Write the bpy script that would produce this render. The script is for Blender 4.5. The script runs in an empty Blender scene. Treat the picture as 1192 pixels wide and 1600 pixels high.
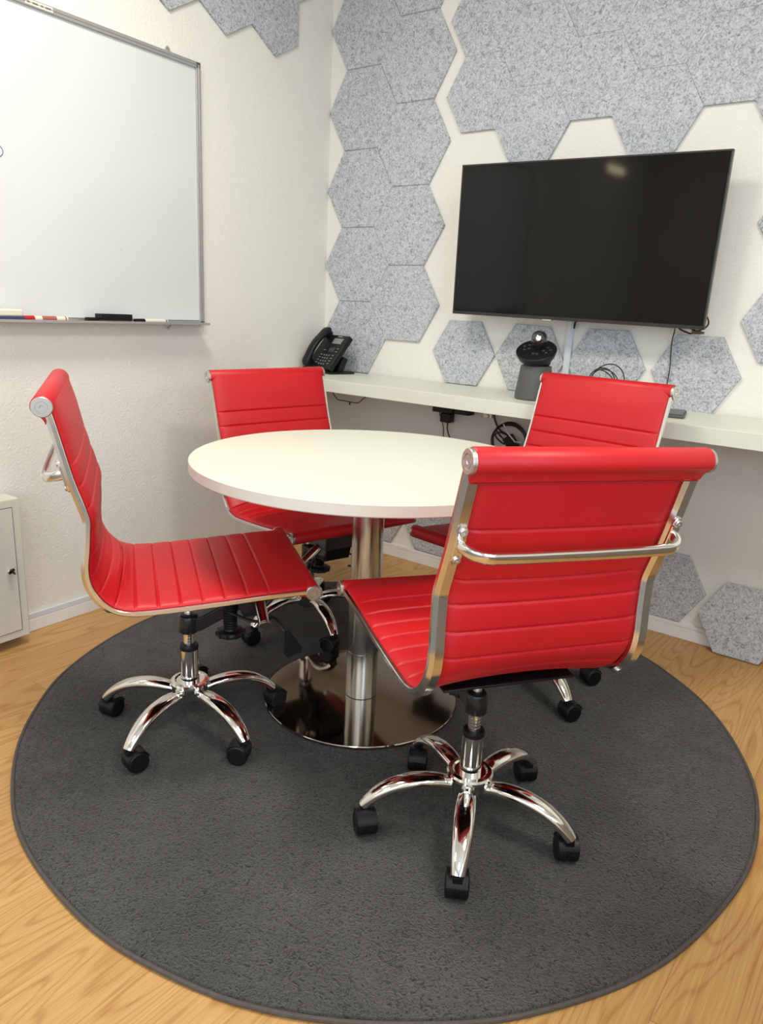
import bpy, bmesh, math, random
from math import pi, sin, cos, radians as rad, sqrt, hypot
from mathutils import Vector, Matrix
random.seed(7)
C = bpy.context.scene.collection
scene = bpy.context.scene

# ------------------------------------------------------------------ camera
FPX = 1145.45
CAM = Vector((2.4207, -2.7795, 1.15606)); YAW, PITCH, ROLL = -0.62957, 0.27037, 0.05026
Fv = Vector((sin(YAW)*cos(PITCH), cos(YAW)*cos(PITCH), -sin(PITCH)))
Rt = Vector((cos(YAW), -sin(YAW), 0)); Up = Rt.cross(Fv)
R2 = cos(ROLL)*Rt + sin(ROLL)*Up; U2 = -sin(ROLL)*Rt + cos(ROLL)*Up
cd = bpy.data.cameras.new('camera'); cam = bpy.data.objects.new('camera', cd); C.objects.link(cam)
cam.matrix_world = Matrix(((R2.x, U2.x, -Fv.x, CAM.x), (R2.y, U2.y, -Fv.y, CAM.y), (R2.z, U2.z, -Fv.z, CAM.z), (0, 0, 0, 1)))
cd.sensor_fit = 'VERTICAL'; cd.sensor_height = 36.0; cd.lens = FPX/1600*36.0
cd.clip_start = 0.02; cd.clip_end = 60
scene.camera = cam

# ------------------------------------------------------------------ view and light
vs = scene.view_settings
vs.view_transform = 'Standard'; vs.look = 'None'; vs.gamma = 1.0; vs.use_curve_mapping = False
vs.exposure = -0.40
w = bpy.data.worlds.new('world'); scene.world = w; w.use_nodes = True
bg = w.node_tree.nodes['Background']; bg.inputs[0].default_value = (0.75, 0.86, 1.0, 1); bg.inputs[1].default_value = 1.2

def area(name, loc, target, sx, sy, power, col, spread=180):
    ld = bpy.data.lights.new(name, 'AREA'); ld.shape = 'RECTANGLE'; ld.size = sx; ld.size_y = sy
    ld.energy = power; ld.color = col; ld.spread = rad(spread)
    o = bpy.data.objects.new(name, ld); C.objects.link(o); o.location = loc
    o.rotation_euler = (Vector(target)-Vector(loc)).to_track_quat('-Z', 'Y').to_euler()
    return o
RX, RY, RZ = 4.2, -5.2, 2.75           # room extent
area('window_daylight', (2.75, RY+0.06, 1.55), (2.75, 0, 1.45), 2.4, 1.5, 42, (0.76, 0.88, 1.0))
area('window_daylight', (RX-0.06, -3.3, 1.55), (0, -3.3, 1.5), 1.6, 1.5, 42, (0.72, 0.85, 1.0))
LAMPS = [(0.95, -1.75), (2.9, -1.75), (0.95, -3.9), (2.9, -3.9)]
for lx, ly in LAMPS:
    area('ceiling_lamp_light', (lx, ly, RZ-0.07), (lx, ly, 0), 0.5, 0.5, 35 if ly > -2 else 11, (1.0, 0.94, 0.83))

# ------------------------------------------------------------------ materials
def nmat(name):
    m = bpy.data.materials.new(name); m.use_nodes = True; nt = m.node_tree
    return m, nt, nt.nodes['Principled BSDF']
def N(nt, t, **kw):
    n = nt.nodes.new(t)
    for k, v in kw.items():
        if hasattr(n, k): setattr(n, k, v)
        else: n.inputs[k.replace('_', ' ')].default_value = v
    return n
def simple(name, col, rough=0.5, metal=0.0, spec=0.5, coat=0.0, noise=0.0, nscale=8, bump=0.0, bscale=300):
    m, nt, b = nmat(name)
    b.inputs['Base Color'].default_value = (*col, 1); b.inputs['Roughness'].default_value = rough
    b.inputs['Metallic'].default_value = metal; b.inputs['Specular IOR Level'].default_value = spec
    b.inputs['Coat Weight'].default_value = coat
    tc = N(nt, 'ShaderNodeTexCoord')
    nz = N(nt, 'ShaderNodeTexNoise'); nz.inputs['Scale'].default_value = nscale; nz.inputs['Detail'].default_value = 4
    nt.links.new(tc.outputs['Object'], nz.inputs['Vector'])
    mr = N(nt, 'ShaderNodeMapRange'); mr.inputs['To Min'].default_value = 1-noise; mr.inputs['To Max'].default_value = 1+noise
    nt.links.new(nz.outputs['Fac'], mr.inputs['Value'])
    mx = N(nt, 'ShaderNodeVectorMath', operation='SCALE'); mx.inputs[0].default_value = col
    nt.links.new(mr.outputs[0], mx.inputs['Scale']); nt.links.new(mx.outputs[0], b.inputs['Base Color'])
    if bump:
        n2 = N(nt, 'ShaderNodeTexNoise'); n2.inputs['Scale'].default_value = bscale; n2.inputs['Detail'].default_value = 3
        nt.links.new(tc.outputs['Object'], n2.inputs['Vector'])
        bp = N(nt, 'ShaderNodeBump'); bp.inputs['Strength'].default_value = bump; bp.inputs['Distance'].default_value = 0.002
        nt.links.new(n2.outputs['Fac'], bp.inputs['Height']); nt.links.new(bp.outputs[0], b.inputs['Normal'])
    return m
def emis(name, col, s):
    m, nt, b = nmat(name); b.inputs['Emission Color'].default_value = (*col, 1); b.inputs['Emission Strength'].default_value = s
    b.inputs['Base Color'].default_value = (*col, 1); return m

WALL = simple('roughcast_paint', (0.80, 0.79, 0.735), 0.75, spec=0.25, noise=0.015, nscale=3, bump=1.0, bscale=120)
CEIL = simple('ceiling_paint', (0.78, 0.77, 0.74), 0.9, noise=0.01)
TRIM = simple('white_trim', (0.80, 0.80, 0.79), 0.45, noise=0.02)
TRUNK = simple('grey_white_trunking', (0.66, 0.70, 0.76), 0.4, noise=0.02)
LAM = simple('white_laminate', (0.71, 0.74, 0.64), 0.38, spec=0.4, noise=0.01)
LAME = simple('white_laminate_edge', (0.76, 0.74, 0.67), 0.4, spec=0.4, noise=0.01)
CHROME = simple('chrome', (0.80, 0.79, 0.76), 0.09, metal=1.0, noise=0.01)
RAILM = simple('polished_aluminium', (0.72, 0.71, 0.69), 0.17, metal=1.0, noise=0.02, bump=0.05, bscale=60)
CAPM = simple('satin_aluminium', (0.62, 0.61, 0.59), 0.35, metal=1.0, noise=0.02)
BLACK = simple('black_plastic', (0.007, 0.007, 0.008), 0.40, spec=0.30, noise=0.1)
BLACKM = simple('black_metal', (0.014, 0.014, 0.016), 0.28, noise=0.1)
GREYPL = simple('dark_grey_plastic', (0.085, 0.085, 0.085), 0.5, noise=0.05)
KEYM = simple('phone_key', (0.05, 0.05, 0.052), 0.5)
KEYL = simple('key_legend', (0.35, 0.35, 0.36), 0.5)
LCD = simple('lcd_glass', (0.22, 0.24, 0.22), 0.15)
TVF = simple('tv_bezel', (0.02, 0.02, 0.022), 0.3)
TVS = simple('tv_screen', (0.005, 0.0040, 0.0032), 0.06, spec=0.24, noise=0.05)
TVSIL = simple('tv_side_silver', (0.10, 0.105, 0.12), 0.35, metal=0.6)
WB = simple('whiteboard_enamel', (0.68, 0.71, 0.71), 0.16, spec=0.6, noise=0.01, nscale=2)
ALU = simple('whiteboard_aluminium', (0.50, 0.50, 0.50), 0.4, metal=0.7, noise=0.03)
CREAM = simple('cream_powdercoat', (0.66, 0.65, 0.58), 0.45, noise=0.02)
REDM = simple('red_marker', (0.45, 0.01, 0.015), 0.4)
LABEL = simple('cream_label', (0.72, 0.70, 0.58), 0.5)
INKR = simple('red_ink', (0.40, 0.10, 0.09), 0.5)
INKD = simple('dark_ink', (0.05, 0.07, 0.08), 0.5)
INKB = simple('blue_ink', (0.03, 0.10, 0.32), 0.5)
INKG = simple('green_ink', (0.50, 0.72, 0.66), 0.5)
INKF = simple('faded_ink', (0.58, 0.60, 0.62), 0.5)
CLOTH = simple('eraser_felt', (0.03, 0.03, 0.034), 0.9, noise=0.3, nscale=300)
NAVY = simple('navy_eraser', (0.03, 0.05, 0.12), 0.6)
WIREM = simple('black_cable', (0.01, 0.01, 0.011), 0.45)
GLASSY = simple('camera_glass', (0.02, 0.02, 0.02), 0.06, spec=0.8, coat=1.0)
BIND = simple('rug_binding', (0.085, 0.074, 0.070), 0.9, noise=0.25, nscale=90, bump=0.6, bscale=400)
SEAMM = simple('dark_gap', (0.05, 0.05, 0.055), 0.7)

def red_leather():
    m, nt, b = nmat('red_leather')
    b.inputs['Roughness'].default_value = 0.43; b.inputs['Specular IOR Level'].default_value = 0.42
    tc = N(nt, 'ShaderNodeTexCoord')
    vo = N(nt, 'ShaderNodeTexVoronoi'); vo.inputs['Scale'].default_value = 520
    nz = N(nt, 'ShaderNodeTexNoise'); nz.inputs['Scale'].default_value = 9
    rp = N(nt, 'ShaderNodeValToRGB'); rp.color_ramp.elements[0].color = (0.50, 0.006, 0.012, 1); rp.color_ramp.elements[1].color = (0.57, 0.009, 0.016, 1)
    bp = N(nt, 'ShaderNodeBump'); bp.inputs['Strength'].default_value = 0.12; bp.inputs['Distance'].default_value = 0.0006
    L = nt.links
    L.new(tc.outputs['Object'], vo.inputs['Vector']); L.new(tc.outputs['Object'], nz.inputs['Vector'])
    L.new(nz.outputs['Fac'], rp.inputs[0]); L.new(rp.outputs[0], b.inputs['Base Color'])
    L.new(vo.outputs['Distance'], bp.inputs['Height']); L.new(bp.outputs[0], b.inputs['Normal'])
    return m
RED = red_leather()
STITCH = simple('dark_red_stitch', (0.30, 0.004, 0.008), 0.6)

def brushed():
    m, nt, b = nmat('brushed_steel'); L = nt.links
    b.inputs['Metallic'].default_value = 1; b.inputs['Roughness'].default_value = 0.24
    b.inputs['Base Color'].default_value = (0.56, 0.55, 0.52, 1); b.inputs['Anisotropic'].default_value = 0.0
    tc = N(nt, 'ShaderNodeTexCoord'); mp = N(nt, 'ShaderNodeMapping'); mp.inputs['Scale'].default_value = (3, 3, 60)
    nz = N(nt, 'ShaderNodeTexNoise'); nz.inputs['Scale'].default_value = 1
    mr = N(nt, 'ShaderNodeMapRange'); mr.inputs['To Min'].default_value = 0.22; mr.inputs['To Max'].default_value = 0.27
    L.new(tc.outputs['Object'], mp.inputs[0]); L.new(mp.outputs[0], nz.inputs['Vector']); L.new(nz.outputs['Fac'], mr.inputs['Value']); L.new(mr.outputs[0], b.inputs['Roughness'])
    return m
STEEL = brushed()
DISC = simple('polished_steel_plate', (0.50, 0.45, 0.40), 0.07, metal=1.0, noise=0.03, bump=0.03, bscale=12)

def felt():
    m, nt, b = nmat('grey_felt'); L = nt.links
    b.inputs['Roughness'].default_value = 0.95; b.inputs['Specular IOR Level'].default_value = 0.1
    tc = N(nt, 'ShaderNodeTexCoord'); oi = N(nt, 'ShaderNodeObjectInfo')
    sc = N(nt, 'ShaderNodeVectorMath', operation='SCALE'); sc.inputs[0].default_value = (37, 53, 71); L.new(oi.outputs['Random'], sc.inputs['Scale'])
    ad = N(nt, 'ShaderNodeVectorMath', operation='ADD'); L.new(tc.outputs['Object'], ad.inputs[0]); L.new(sc.outputs[0], ad.inputs[1])
    n1 = N(nt, 'ShaderNodeTexNoise'); n1.inputs['Scale'].default_value = 85; n1.inputs['Detail'].default_value = 7; n1.inputs['Roughness'].default_value = 0.62; n1.inputs['Distortion'].default_value = 1.6
    n2 = N(nt, 'ShaderNodeTexNoise'); n2.inputs['Scale'].default_value = 34; n2.inputs['Detail'].default_value = 5; n2.inputs['Distortion'].default_value = 3.5
    L.new(ad.outputs[0], n1.inputs['Vector']); L.new(ad.outputs[0], n2.inputs['Vector'])
    r1 = N(nt, 'ShaderNodeValToRGB'); e = r1.color_ramp.elements
    e[0].position = 0.33; e[0].color = (0.23, 0.245, 0.28, 1); e[1].position = 0.54; e[1].color = (0.60, 0.625, 0.655, 1)
    L.new(n1.outputs['Fac'], r1.inputs[0])
    r2 = N(nt, 'ShaderNodeValToRGB'); e = r2.color_ramp.elements
    e[0].position = 0.35; e[0].color = (0.78, 0.79, 0.80, 1); e[1].position = 0.6; e[1].color = (1, 1, 1, 1)
    L.new(n2.outputs['Fac'], r2.inputs[0])
    mx = N(nt, 'ShaderNodeMix', data_type='RGBA', blend_type='MULTIPLY'); mx.inputs['Factor'].default_value = 1
    L.new(r1.outputs[0], mx.inputs['A']); L.new(r2.outputs[0], mx.inputs['B']); L.new(mx.outputs['Result'], b.inputs['Base Color'])
    bp = N(nt, 'ShaderNodeBump'); bp.inputs['Strength'].default_value = 0.5; bp.inputs['Distance'].default_value = 0.002
    L.new(n1.outputs['Fac'], bp.inputs['Height']); L.new(bp.outputs[0], b.inputs['Normal'])
    return m
FELT = felt()

def wood():
    m, nt, b = nmat('oak_laminate'); L = nt.links
    b.inputs['Roughness'].default_value = 0.42; b.inputs['Specular IOR Level'].default_value = 0.4
    tc = N(nt, 'ShaderNodeTexCoord'); sp = N(nt, 'ShaderNodeSeparateXYZ'); L.new(tc.outputs['Object'], sp.inputs[0])
    def math_(op, a, bb=None):
        n = N(nt, 'ShaderNodeMath', operation=op)
        for i, v in enumerate((a, bb)):
            if v is None: continue
            if isinstance(v, (int, float)): n.inputs[i].default_value = v
            else: L.new(v, n.inputs[i])
        return n.outputs[0]
    PW = 0.186
    xs = math_('DIVIDE', math_('SUBTRACT', sp.outputs[0], 2.06-20*PW), PW)
    idx = math_('FLOOR', xs); fr = math_('FRACT', xs)
    wn = N(nt, 'ShaderNodeTexWhiteNoise', noise_dimensions='1D'); L.new(idx, wn.inputs['W'])
    ys = math_('DIVIDE', math_('ADD', sp.outputs[1], math_('MULTIPLY', wn.outputs['Value'], 1.28)), 1.28)
    iy = math_('FLOOR', ys); fy = math_('FRACT', ys)
    wn2 = N(nt, 'ShaderNodeTexWhiteNoise', noise_dimensions='2D')
    cb0 = N(nt, 'ShaderNodeCombineXYZ'); L.new(idx, cb0.inputs[0]); L.new(iy, cb0.inputs[1]); L.new(cb0.outputs[0], wn2.inputs['Vector'])
    cb = N(nt, 'ShaderNodeCombineXYZ')
    L.new(math_('MULTIPLY', sp.outputs[0], 4.2), cb.inputs[0]); L.new(math_('MULTIPLY', sp.outputs[1], 0.55), cb.inputs[1]); L.new(math_('MULTIPLY', wn2.outputs['Value'], 40), cb.inputs[2])
    n1 = N(nt, 'ShaderNodeTexNoise'); n1.inputs['Scale'].default_value = 1.5; n1.inputs['Detail'].default_value = 1.5; n1.inputs['Distortion'].default_value = 0.3
    L.new(cb.outputs[0], n1.inputs['Vector'])
    rings = math_('SINE', math_('MULTIPLY', n1.outputs['Fac'], 150))
    cb2 = N(nt, 'ShaderNodeCombineXYZ')
    L.new(math_('MULTIPLY', sp.outputs[0], 150), cb2.inputs[0]); L.new(math_('MULTIPLY', sp.outputs[1], 5), cb2.inputs[1]); L.new(math_('MULTIPLY', wn2.outputs['Value'], 40), cb2.inputs[2])
    n2 = N(nt, 'ShaderNodeTexNoise'); n2.inputs['Scale'].default_value = 1; n2.inputs['Detail'].default_value = 5
    L.new(cb2.outputs[0], n2.inputs['Vector'])
    ln = math_('POWER', math_('ADD', math_('MULTIPLY', rings, 0.5), 0.5), 5.0)
    cb3 = N(nt, 'ShaderNodeCombineXYZ')
    L.new(math_('MULTIPLY', sp.outputs[0], 420), cb3.inputs[0]); L.new(math_('MULTIPLY', sp.outputs[1], 9), cb3.inputs[1]); L.new(math_('MULTIPLY', wn2.outputs['Value'], 40), cb3.inputs[2])
    n3 = N(nt, 'ShaderNodeTexNoise'); n3.inputs['Scale'].default_value = 1; n3.inputs['Detail'].default_value = 3; L.new(cb3.outputs[0], n3.inputs['Vector'])
    v = math_('SUBTRACT', math_('ADD', math_('MULTIPLY', n2.outputs['Fac'], 0.34), math_('MULTIPLY', n3.outputs['Fac'], 0.50)), math_('MULTIPLY', ln, 0.20))
    v = math_('ADD', v, math_('MULTIPLY', wn2.outputs['Value'], 0.10))
    rp = N(nt, 'ShaderNodeValToRGB'); e = rp.color_ramp.elements
    e[0].position = 0.18; e[0].color = (0.38, 0.18, 0.050, 1); e[1].position = 0.60; e[1].color = (0.575, 0.345, 0.130, 1)
    L.new(v, rp.inputs[0])
    gap = math_('MAXIMUM', math_('LESS_THAN', fr, 0.0045), math_('LESS_THAN', fy, 0.0012))
    mx = N(nt, 'ShaderNodeMix', data_type='RGBA'); L.new(gap, mx.inputs['Factor']); L.new(rp.outputs[0], mx.inputs['A']); mx.inputs['B'].default_value = (0.26, 0.12, 0.04, 1)
    L.new(mx.outputs['Result'], b.inputs['Base Color'])
    return m
WOOD = wood()

def rugmat():
    m, nt, b = nmat('charcoal_pile'); L = nt.links
    b.inputs['Roughness'].default_value = 1.0; b.inputs['Specular IOR Level'].default_value = 0.05
    b.inputs['Sheen Weight'].default_value = 0.25; b.inputs['Sheen Roughness'].default_value = 0.6
    tc = N(nt, 'ShaderNodeTexCoord')
    n0 = N(nt, 'ShaderNodeTexNoise'); n0.inputs['Scale'].default_value = 3.6; n0.inputs['Detail'].default_value = 6; n0.inputs['Roughness'].default_value = 0.65
    n1 = N(nt, 'ShaderNodeTexNoise'); n1.inputs['Scale'].default_value = 75; n1.inputs['Detail'].default_value = 4; n1.inputs['Distortion'].default_value = 2.6
    for n in (n0, n1): L.new(tc.outputs['Object'], n.inputs['Vector'])
    r0 = N(nt, 'ShaderNodeValToRGB'); e = r0.color_ramp.elements
    e[0].position = 0.32; e[0].color = (0.030, 0.030, 0.028, 1); e[1].position = 0.66; e[1].color = (0.078, 0.077, 0.071, 1)
    r1 = N(nt, 'ShaderNodeValToRGB'); e = r1.color_ramp.elements
    e[0].position = 0.38; e[0].color = (0.12, 0.12, 0.12, 1); e[1].position = 0.50; e[1].color = (1, 1, 1, 1)
    L.new(n0.outputs['Fac'], r0.inputs[0]); L.new(n1.outputs['Fac'], r1.inputs[0])
    mx = N(nt, 'ShaderNodeMix', data_type='RGBA', blend_type='MULTIPLY'); mx.inputs['Factor'].default_value = 1
    L.new(r0.outputs[0], mx.inputs['A']); L.new(r1.outputs[0], mx.inputs['B']); L.new(mx.outputs['Result'], b.inputs['Base Color'])
    bp = N(nt, 'ShaderNodeBump'); bp.inputs['Strength'].default_value = 1.0; bp.inputs['Distance'].default_value = 0.014
    L.new(n1.outputs['Fac'], bp.inputs['Height']); L.new(bp.outputs[0], b.inputs['Normal'])
    return m
RUGM = rugmat()

# ------------------------------------------------------------------ mesh helpers
class MB:
    def __init__(s): s.v = []; s.f = []; s.m = []; s.mi = 0
    def add(s, vs_, fs):
        b = len(s.v); s.v += [tuple(v) for v in vs_]; s.f += [tuple(b+i for i in f) for f in fs]; s.m += [s.mi]*len(fs)
    def box(s, lo, hi, M=None):
        x0, y0, z0 = lo; x1, y1, z1 = hi
        v = [Vector(p) for p in ((x0,y0,z0),(x1,y0,z0),(x1,y1,z0),(x0,y1,z0),(x0,y0,z1),(x1,y0,z1),(x1,y1,z1),(x0,y1,z1))]
        if M is not None: v = [M @ p for p in v]
        s.add(v, [(0,3,2,1),(4,5,6,7),(0,1,5,4),(1,2,6,5),(2,3,7,6),(3,0,4,7)])
    def rings(s, R, cap0=True, cap1=True, closed=False):
        n = len(R[0]); V = [p for r in R for p in r]; Fc = []
        m = len(R)
        for i in range(m if closed else m-1):
            for j in range(n):
                a = i*n+j; b_ = i*n+(j+1) % n; k = ((i+1) % m)*n
                Fc.append((a, b_, k+(j+1) % n, k+j))
        if not closed:
            if cap0: Fc.append(tuple(reversed(range(n))))
            if cap1: Fc.append(tuple((m-1)*n+j for j in range(n)))
        s.add(V, Fc)
    def tube(s, path, r, n=12, closed=False, sec=None, up=None):
        P = [Vector(p) for p in path]; m = len(P)
        rr = r if isinstance(r, (list, tuple)) else [r]*m
        R = []; prev = None
        for i in range(m):
            if closed: t = P[(i+1) % m]-P[i-1]
            else: t = P[min(i+1, m-1)]-P[max(i-1, 0)]
            t.normalize()
            if up is not None:
                a = Vector(up); a = (a-a.dot(t)*t).normalized()
            elif prev is None:
                a = Vector((0, 0, 1)) if abs(t.z) < 0.9 else Vector((1, 0, 0)); a = (a-a.dot(t)*t).normalized()
            else: a = (prev-prev.dot(t)*t).normalized()
            prev = a; b_ = t.cross(a)
            if sec is None: R.append([P[i]+rr[i]*(cos(2*pi*j/n)*a+sin(2*pi*j/n)*b_) for j in range(n)])
            else:
                sc_ = sec(i/(m-1)) if callable(sec) else sec
                R.append([P[i]+u*a+v*b_ for u, v in sc_])
        s.rings(R, closed=closed)
    def lathe(s, prof, n=32, M=None):
        R = []
        for r, z in prof:
            ring = [Vector((max(r, 1e-5)*cos(2*pi*j/n), max(r, 1e-5)*sin(2*pi*j/n), z)) for j in range(n)]
            if M is not None: ring = [M @ p for p in ring]
            R.append(ring)
        s.rings(R)
    def cyl(s, a, b_, r, n=20, r2=None, bev=0.0):
        a = Vector(a); b_ = Vector(b_); d = b_-a; L = d.length
        M = Matrix.Translation(a) @ d.to_track_quat('Z', 'Y').to_matrix().to_4x4()
        r2 = r if r2 is None else r2
        if bev: s.lathe([(r-bev, 0), (r, bev), (r2, L-bev), (r2-bev, L)], n, M)
        else: s.lathe([(r, 0), (r2, L)], n, M)
    def prism(s, pts, z0, z1, M=None, bev=0.0):
        c = Vector((sum(p[0] for p in pts)/len(pts), sum(p[1] for p in pts)/len(pts)))
        def ring(z, k=0):
            out = []
            for p in pts:
                q = Vector(p); d = q-c; q = c+d*(1-k/d.length); v = Vector((q.x, q.y, z)); out.append(M @ v if M is not None else v)
            return out
        if bev: s.rings([ring(z0, bev), ring(z0+bev), ring(z1-bev), ring(z1, bev)])
        else: s.rings([ring(z0), ring(z1)])
    def build(s, name, mats, parent=None, smooth=40, bevel=0.0):
        me = bpy.data.meshes.new(name); me.from_pydata(s.v, [], s.f); me.update()
        bm = bmesh.new(); bm.from_mesh(me); bmesh.ops.recalc_face_normals(bm, faces=bm.faces); bm.to_mesh(me); bm.free()
        if not isinstance(mats, (list, tuple)): mats = [mats]
        for m_ in mats: me.materials.append(m_)
        for p, i in zip(me.polygons, s.m): p.material_index = i
        if smooth:
            me.polygons.foreach_set('use_smooth', [True]*len(me.polygons)); me.set_sharp_from_angle(angle=rad(smooth))
        o = bpy.data.objects.new(name, me); C.objects.link(o)
        if parent is not None: o.parent = parent
        if bevel:
            md = o.modifiers.new('bevel', 'BEVEL'); md.width = bevel; md.segments = 2; md.limit_method = 'ANGLE'; md.angle_limit = rad(40)
            md.harden_normals = False
        return o
def tag(o, label=None, cat=None, group=None, kind=None):
    if label: o['label'] = label
    if cat: o['category'] = cat
    if group: o['group'] = group
    if kind: o['kind'] = kind
    return o
def empty(name, loc, rz=0):
    o = bpy.data.objects.new(name, None); C.objects.link(o); o.location = loc; o.rotation_euler = (0, 0, rz); o.empty_display_size = 0.05
    return o
def copy_tree(o, parent=None):
    c_ = o.copy(); C.objects.link(c_)
    if parent is not None: c_.parent = parent
    for ch in list(o.children): copy_tree(ch, c_)
    return c_
def spline(P, step=0.006):
    P = [Vector(p) for p in P]; out = []
    for i in range(len(P)-1):
        p0 = P[max(i-1, 0)]; p1 = P[i]; p2 = P[i+1]; p3 = P[min(i+2, len(P)-1)]
        n = max(2, int((p2-p1).length/step))
        for k in range(n):
            t = k/n
            out.append(0.5*((2*p1)+(-p0+p2)*t+(2*p0-5*p1+4*p2-p3)*t*t+(-p0+3*p1-3*p2+p3)*t**3))
    out.append(P[-1]); return out
def struct(name, mb, mat, **kw):
    o = mb.build(name, mat, **kw); o['kind'] = 'structure'; return o

# left wall frame: local x runs along the wall away from the corner, y into the room
AA = 0.025
WA = Matrix(((AA, 1.0, 0, 0), (-1.0, AA, 0, 0), (0, 0, 1, 0), (0, 0, 0, 1)))
def onA(o, v=0, d=0, z=0):
    o.matrix_world = WA @ Matrix.Translation((v, d, z)); return o

# ------------------------------------------------------------------ room shell
m = MB(); m.box((-0.3, RY-0.2, -0.1), (RX+0.2, 0.2, 0)); struct('floor', m, WOOD, smooth=0)
m = MB(); m.box((-0.3, RY-0.2, RZ), (RX+0.2, 0.2, RZ+0.1)); struct('ceiling', m, CEIL, smooth=0)
m = MB(); m.box((-0.2, 0, 0), (RX+0.2, 0.2, RZ)); struct('wall_back', m, WALL, smooth=0)
m = MB(); m.box((-0.15, -0.2, 0), (5.4, 0, RZ)); o = struct('wall_left', m, WALL, smooth=0); onA(o)
def wall_hole(name, axis, pos, a0, a1, h0, h1, z0, z1, t):
    m = MB()
    def bb(s0, s1, zz0, zz1):
        if axis == 'y': m.box((s0, pos-t if t > 0 else pos, zz0), (s1, pos if t > 0 else pos-t, zz1))
        else: m.box((pos, s0, zz0), (pos+t, s1, zz1))
    bb(a0, h0, 0, RZ); bb(h1, a1, 0, RZ); bb(h0, h1, 0, z0); bb(h0, h1, z1, RZ)
    return struct(name, m, WALL, smooth=0)
wall_hole('wall_front', 'y', RY, 0.0, RX+0.2, 1.5, 4.0, 0.75, 2.35, 0.2)
wall_hole('wall_right', 'x', RX, RY, 0.0, -4.15, -2.45, 0.75, 2.35, 0.2)
GLASS, gnt, gb = nmat('window_glass'); gb.inputs['Transmission Weight'].default_value = 1; gb.inputs['Roughness'].default_value = 0; gb.inputs['IOR'].default_value = 1.45
def window(name, axis, pos, a0, a1, z0, z1, nm):
    m = MB(); f = 0.05
    def bb(s0, s1, zz0, zz1, d0, d1):
        if axis == 'y': m.box((s0, pos+d0, zz0), (s1, pos+d1, zz1))
        else: m.box((pos+d0, s0, zz0), (pos+d1, s1, zz1))
    bb(a0, a1, z0, z0+f, -.06, 0); bb(a0, a1, z1-f, z1, -.06, 0)
    for k in range(nm+1):
        s = a0+(a1-a0-f)*k/nm; bb(s, s+f, z0+f, z1-f, -.06, 0)
    return struct(name, m, TRIM, smooth=0)
window('window_1', 'y', RY-0.04, 1.5, 4.0, 0.75, 2.35, 3)
window('window_2', 'x', RX+0.1, -4.15, -2.45, 0.75, 2.35, 2)

# skirting and cable trunking
def skirting(name, L, x0):
    m = MB(); m.box((x0, 0, 0), (L, 0.012, 0.045)); return m
m = skirting('b', 5.2, 0.02); o = struct('baseboard_left', m, TRIM, bevel=0.002); onA(o)
m = MB(); m.box((0.03, -0.012, 0), (RX, 0, 0.045)); struct('baseboard_back', m, TRIM, bevel=0.002)
m = MB(); m.box((0.02, 0.0, 0.0455), (5.2, 0.011, 0.066)); o = struct('trim_1', m, TRUNK, bevel=0.002); onA(o)
m = MB(); m.box((0.03, -0.011, 0.0455), (RX, 0, 0.062)); struct('trim_2', m, TRIM, bevel=0.002)

# ------------------------------------------------------------------ rug
RC = (1.298, -1.172); RR = 1.0192
m = MB(); n = 180
prof = [(0.0, 0.012), (0.25, 0.0122), (0.5, 0.012), (0.8, 0.012), (0.95, 0.0118), (RR-0.012, 0.0105), (RR-0.006, 0.004), (RR-0.006, 0.0)]
R_ = []
random.seed(3)
wob = [(lambda t: -0.0107*cos(t)+0.0081*sin(t)+0.0062*cos(2*t)-0.0070*sin(2*t)-0.0049*cos(3*t)+0.0034*sin(3*t)+0.0015*sin(9*t)+0.0012*sin(17*t+2))(2*pi*j/n) for j in range(n)]
for r, z in prof:
    R_.append([(max(1e-4, r+wob[j]*(r/RR)**4)*cos(2*pi*j/n) if r else 1e-4*cos(2*pi*j/n), max(1e-4, r+wob[j]*(r/RR)**4)*sin(2*pi*j/n) if r else 1e-4*sin(2*pi*j/n), z) for j in range(n)])
m.rings(R_, cap1=False)
rug = empty('round_rug', (RC[0], RC[1], 0.0)); tag(rug, 'large round charcoal pile rug under the table and chairs', 'rug')
m.build('pile', RUGM, rug)
m = MB(); m.tube([((RR-0.004+wob[j])*cos(2*pi*j/n), (RR-0.004+wob[j])*sin(2*pi*j/n), 0.0058+0.0007*sin(j*0.9)) for j in range(n)], 0.0046, 8, closed=True)
o = m.build('binding', BIND, rug); o['label'] = 'grey brown sewn edge binding'

# ------------------------------------------------------------------ hexagon felt panels
def hexpts(s, rot=0): return [(s*cos(rad(60*k+rot)), s*sin(rad(60*k+rot))) for k in range(6)]
def hex_mesh(name, s, rot=0, t=0.012, bev=0.0018):
    m = MB(); Mx = Matrix.Rotation(rad(90), 4, 'X')   # local z -> -y
    m.prism(hexpts(s, rot), 0.0, t, Mx, bev=bev)
    o = m.build(name, FELT, smooth=20); return o
big = hex_mesh('felt_hexagon_panel', 0.1862, bev=0.0032); med = hex_mesh('felt_hexagon_panel', 0.1550, bev=0.0003); low = hex_mesh('felt_hexagon_panel', 0.1528)
medA = hex_mesh('felt_hexagon_panel', 0.1540, 30)
used = set()
def place_hex(src, x, z, label, group, y=0.0, extra=None):
    if src.name in used: o = src.copy(); C.objects.link(o)
    else: o = src; used.add(src.name)
    o.location = (x, y, z)
    if extra: o.rotation_euler = extra
    tag(o, label, 'wall panel', group); return o
ordn = ['bottom', 'second from bottom', 'third from bottom', 'fourth from bottom', 'fifth from bottom', 'topmost']
S = 0.1868; H = S*sqrt(3)
for k in range(-2, 3):
    place_hex(big, 0.1875+0.0009*k, 1.6671+H*k, 'large pale grey felt hexagon nearest the room corner, %s of that column' % ordn[k+2], 'corner column felt hexagons')
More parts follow.
